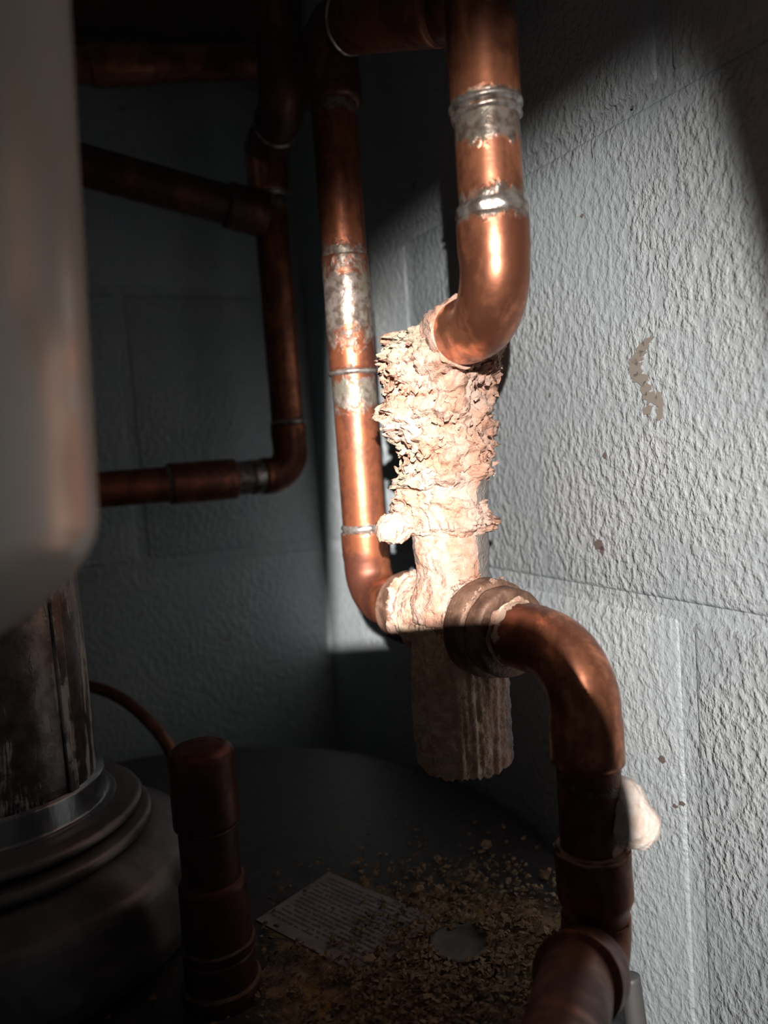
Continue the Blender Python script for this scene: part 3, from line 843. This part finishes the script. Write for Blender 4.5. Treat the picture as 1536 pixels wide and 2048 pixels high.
# capped stub on the heater
pS = on_plane(446, 1985, HZ); St = (pS.x, pS.y)
zS = lambda py: zat(St, py)
stub = thing('capped_pipe_stub', 'dark capped copper stub rising from the heater top beside the draft hood', 'pipe', V3(St, HZ))
sweep('pipe', fillet([V3(St, zS(1900)), V3(St, zS(1600))], 0.01), PR, M['copper_dark'], stub, 48)
lathe('cap', V3(St, zS(1645)), AX, resample([(0, 0.0112), (0.0006, 0.0125), (zS(1512) - zS(1645), 0.0125), (zS(1500) - zS(1645), 0.0117), (zS(1492) - zS(1645), 0.0098), (zS(1489) - zS(1645), 0.004), (zS(1488) - zS(1645), 0.0005)], 0.0012), M['copper_dark'], stub, 48)
ring('solder_ring', V3(St, zS(1646)), AX, 0.0114, 0.0022, M['brass'], stub, 0.0006, 0.0005)
lathe('coupling', V3(St, zS(1900)), AX, resample([(0, 0.0120), (0.0006, 0.0134), (zS(1760) - zS(1900), 0.0128), (zS(1752) - zS(1900), 0.0116)], 0.0015), M['copper_dark'], stub, 48)
ring('solder_ring', V3(St, zS(1876)), AX, 0.0136, 0.0018, M['brass'], stub, 0.0006, 0.0003)
lathe('nipple', V3(St, HZ - 0.001), AX, resample([(0, 0.0150), (zS(1960) - HZ, 0.0150), (zS(1950) - HZ, 0.0140), (zS(1890) - HZ, 0.0136)], 0.0015), M['copper_dark'], stub, 48)
ring('solder_ring', V3(St, zS(1955)), AX, 0.0147, 0.0020, M['brass'], stub, 0.0006, 0.0003)

# thin copper tube looping behind the flue
tube = thing('thin_copper_tube', 'thin dark copper tube arching behind the flue pipe near the back wall', 'tube', W(372, 1600, 0.42))
pts = [W(60, 1372, 0.46), W(170, 1372, 0.46), W(235, 1393, 0.455), W(295, 1440, 0.45), W(340, 1500, 0.44), W(368, 1580, 0.43)]
end = on_plane(385, 1680, HZ); pts.append(end)
path = []
for i in range(len(pts) - 1):
    p0, p1, p2_, p3 = pts[max(i - 1, 0)], pts[i], pts[i + 1], pts[min(i + 2, len(pts) - 1)]
    for k in range(12):
        t = k / 12
        path.append(0.5 * ((2 * p1) + (p2_ - p0) * t + (2 * p0 - 5 * p1 + 4 * p2_ - p3) * t * t + (3 * p1 - p0 - 3 * p2_ + p3) * t ** 3))
path.append(pts[-1])
sweep('tube', path, 0.0036, M['copper_old'], tube, 24)

# expansion tank hanging close to the lens
ek = W(176, 800, 0.170)
rdir = Vector((ek.x, ek.y)).normalized()
ER = 0.10
EX, EY = ek.x - rdir.y * ER, ek.y + rdir.x * ER
if EX > ek.x: EX, EY = ek.x + rdir.y * ER, ek.y - rdir.x * ER
zlow = zat((ek.x, ek.y), 985)
tank = thing('expansion_tank', 'off-white rounded expansion tank hanging close at the left edge', 'tank', (EX, EY, zlow - 0.04))
prof = [(-0.034, 0.0005)]
for k in range(1, 19):
    a = math.pi / 2 * k / 18
    prof.append((-0.034 + 0.034 * (1 - math.cos(a)) ** 0.9, ER * math.sin(a) ** 0.62))
prof += [(0.02 * k, ER) for k in range(1, 14)]
for k in range(1, 13):
    a = math.pi / 2 * k / 12
    prof.append((0.26 + 0.05 * math.sin(a), max(0.012, ER * math.cos(a) ** 0.7)))
TAX = (AX + right * 0.045).normalized()
lathe('shell', (EX, EY, zlow), TAX, prof, M['tank'], tank, 128)
lathe('neck', Vector((EX, EY, zlow)) + TAX * 0.30, TAX, [(0, 0.0135), (0.05, 0.0135), (0.051, 0.016), (0.075, 0.016), (0.076, 0.0111), (0.3, 0.0111)], M['copper_old'], tank, 40)

# small grey conduit low behind the outlet pipe
cdt = thing('grey_conduit', 'short grey conduit low against the painted wall behind the outlet pipe', 'conduit', on_right(1275, 2048))
g1 = W(1258, 1950, 0.285); g2 = W(1300, 2250, 0.275)
sweep('pipe', fillet([g1, g2], 0.01), 0.0042, M['grey'], cdt, 24)

# ------------------------------------------------------------------ the phone that takes the picture (behind the lens plane)
YT, XR, XL, YB = 0.0205, 0.0370, -0.0380, -0.1440      # outline round the lens, in metres
ol = [(XL + 0.012, YT)]
for k in range(0, 13):
    a = math.pi / 2 * k / 12
    ol.append((XR - 0.020 + 0.020 * math.sin(a) ** 1.25, YT - 0.034 + 0.034 * math.cos(a) ** 1.25))  # upper right corner cut wide to shape the edge of the phone's shadow
for cx, cy, a0 in ((XR - 0.012, YB + 0.012, 0), (XL + 0.012, YB + 0.012, -90), (XL + 0.012, YT - 0.012, -180)):
    for k in range(0, 9):
        a = math.radians(a0 - 90 * k / 8); ol.append((cx + 0.012 * math.cos(a), cy + 0.012 * math.sin(a)))
n_ = len(ol)
ph = bpy.data.meshes.new('smartphone')
ph.from_pydata([(x, y, 0.004) for x, y in ol] + [(x, y, -0.004) for x, y in ol], [],
               [tuple(range(n_))[::-1], tuple(range(n_, 2 * n_))] + [(k, (k + 1) % n_, n_ + (k + 1) % n_, n_ + k) for k in range(n_)])
ph.update()
po = link_obj('smartphone', ph, M['black'], None, False)
pc = CAM - fwd * 0.007
po.matrix_world = Matrix(((right.x, up.x, -fwd.x, pc.x), (right.y, up.y, -fwd.y, pc.y), (right.z, up.z, -fwd.z, pc.z), (0, 0, 0, 1)))
tag(po, 'black smartphone held upright behind the lens', 'phone')

# added blockers behind the phone, out of view: their edges shape the torch beam
blockers = thing('light_blockers', 'added grey panel and two bars behind the phone, out of view, blocking the torch', 'blocker', CAM - fwd * 0.10 - up * 0.16)
def cam_box(name, sx, sy, sz, cx, cy, cz, mat, parent, bev=0.001, roll=0.0):
    o = link_obj(name, box_mesh(name, sx, sy, sz, bev), mat, parent, False)
    c = CAM + right * cx + up * cy - fwd * cz
    mw = Matrix(((right.x, up.x, -fwd.x, c.x), (right.y, up.y, -fwd.y, c.y), (right.z, up.z, -fwd.z, c.z), (0, 0, 0, 1)))
    loc = -parent.location if parent.parent is None else Vector((0, 0, 0))
    o.matrix_parent_inverse = Matrix.Identity(4)
    o.matrix_basis = Matrix.Translation(-blockers.location) @ mw @ Matrix.Rotation(roll, 4, 'Z')
    return o
cam_box('left_blocker', 0.25, 0.36, 0.016, -0.0196 - 0.125, 0.02, 0.032, M['jacket'], blockers)  # panel added to keep the torch off the left side
cam_box('blocker_handle', 0.012, 0.06, 0.012, -0.05, -0.02, 0.046, M['galv'], blockers)  # dressing on the added panel
lv = LP - CAM; lX, lY, lZ = lv.dot(right), lv.dot(up), -lv.dot(fwd)
tr = 0.068; sl = math.atan(0.30); base_v = math.tan(math.radians(6.2)) * tr
nxr, nyr = -math.sin(sl), math.cos(sl)
cam_box('top_blocker', 0.26, 0.060, 0.012, lX + 0.01 + nxr * 0.030, lY + base_v + 0.01 * math.tan(sl) + nyr * 0.030, lZ - tr, M['jacket'], blockers, 0.001, sl)  # sloping bar added to shade the top of the wall
pr_ = 0.20; pa = math.radians(12.2)
hx = math.tan(math.radians(13.95)) * pr_; vy = math.tan(math.radians(5.0)) * pr_
cam_box('right_blocker', 0.05, 0.36, 0.012, lX + hx + 0.025 * math.cos(pa) + 0.08 * math.sin(pa), lY + vy + 0.025 * math.sin(pa) - 0.08 * math.cos(pa), lZ - pr_, M['jacket'], blockers, 0.001, pa)  # bar added to cut the beam at the upper right

# stains and chips on the right wall, thin patches lying on the paint
def wall_patch(name, px, py, wpx, hpx, seed, mat, tilt=0.0):
    rg = random.Random(seed); c = on_right(px, py) + nR * 0.0001
    sc = (c - CAM).dot(fwd) / F
    tx = -dR; tz = Vector((0, 0, 1)); k = 14; vs_ = []
    fx = 1.15
    for j in range(k):
        a = 6.283 * j / k; rr = rg.uniform(0.55, 1.15)
        x = wpx * 0.5 * rr * math.cos(a); y = hpx * 0.5 * rr * math.sin(a)
        x, y = x * math.cos(tilt) - y * math.sin(tilt), x * math.sin(tilt) + y * math.cos(tilt)
        vs_.append(c + tx * (x * sc * fx) + tz * (y * sc))
    top_ = [v + nR * 0.00035 for v in vs_]
    vv_ = vs_ + top_
    fc = [tuple(range(k, 2 * k))] + [(j, (j + 1) % k, k + (j + 1) % k, k + j) for j in range(k)]
    me = bpy.data.meshes.new(name); me.from_pydata([tuple(wall_right.matrix_world.inverted() @ v) for v in vv_], [], fc); me.update()
    bm_ = bmesh.new(); bm_.from_mesh(me); bmesh.ops.recalc_face_normals(bm_, faces=bm_.faces[:]); bm_.to_mesh(me); bm_.free()
    o = link_obj(name, me, mat, None, False); o.parent = wall_right; o.matrix_parent_inverse = Matrix.Identity(4)
    return o
chip = plain('bare_brown_chip', (0.15, 0.115, 0.105), 0.8); smear_ = plain('brown_smear', (0.24, 0.215, 0.19), 0.7)
scuff = [(1296, 682, 24, 14, .5), (1284, 697, 24, 22, .6), (1275, 715, 30, 26, .3), (1272, 738, 26, 34, .1), (1282, 758, 32, 26, -.5), (1293, 776, 20, 24, -.7), (1303, 795, 28, 26, -.3), (1318, 800, 16, 34, .1), (1298, 820, 16, 20, .2), (1322, 826, 14, 26, -.2)]
for k, (px, py, w_, h_, tl_) in enumerate(scuff): wall_patch('brown_scuff', px, py, w_ * 1.45, h_ * 1.15, 300 + k, smear_, tl_)
for k, (px, py, w_, h_) in enumerate([(1199, 1090, 26, 24), (1205, 1100, 14, 16), (1210, 911, 10, 14), (1326, 1519, 16, 14), (1352, 1612, 12, 10), (1366, 1608, 14, 10), (1165, 431, 10, 8), (1266, 214, 7, 6), (1100, 790, 6, 10)]):
    wall_patch('paint_chip', px, py, w_, h_, 400 + k, chip)
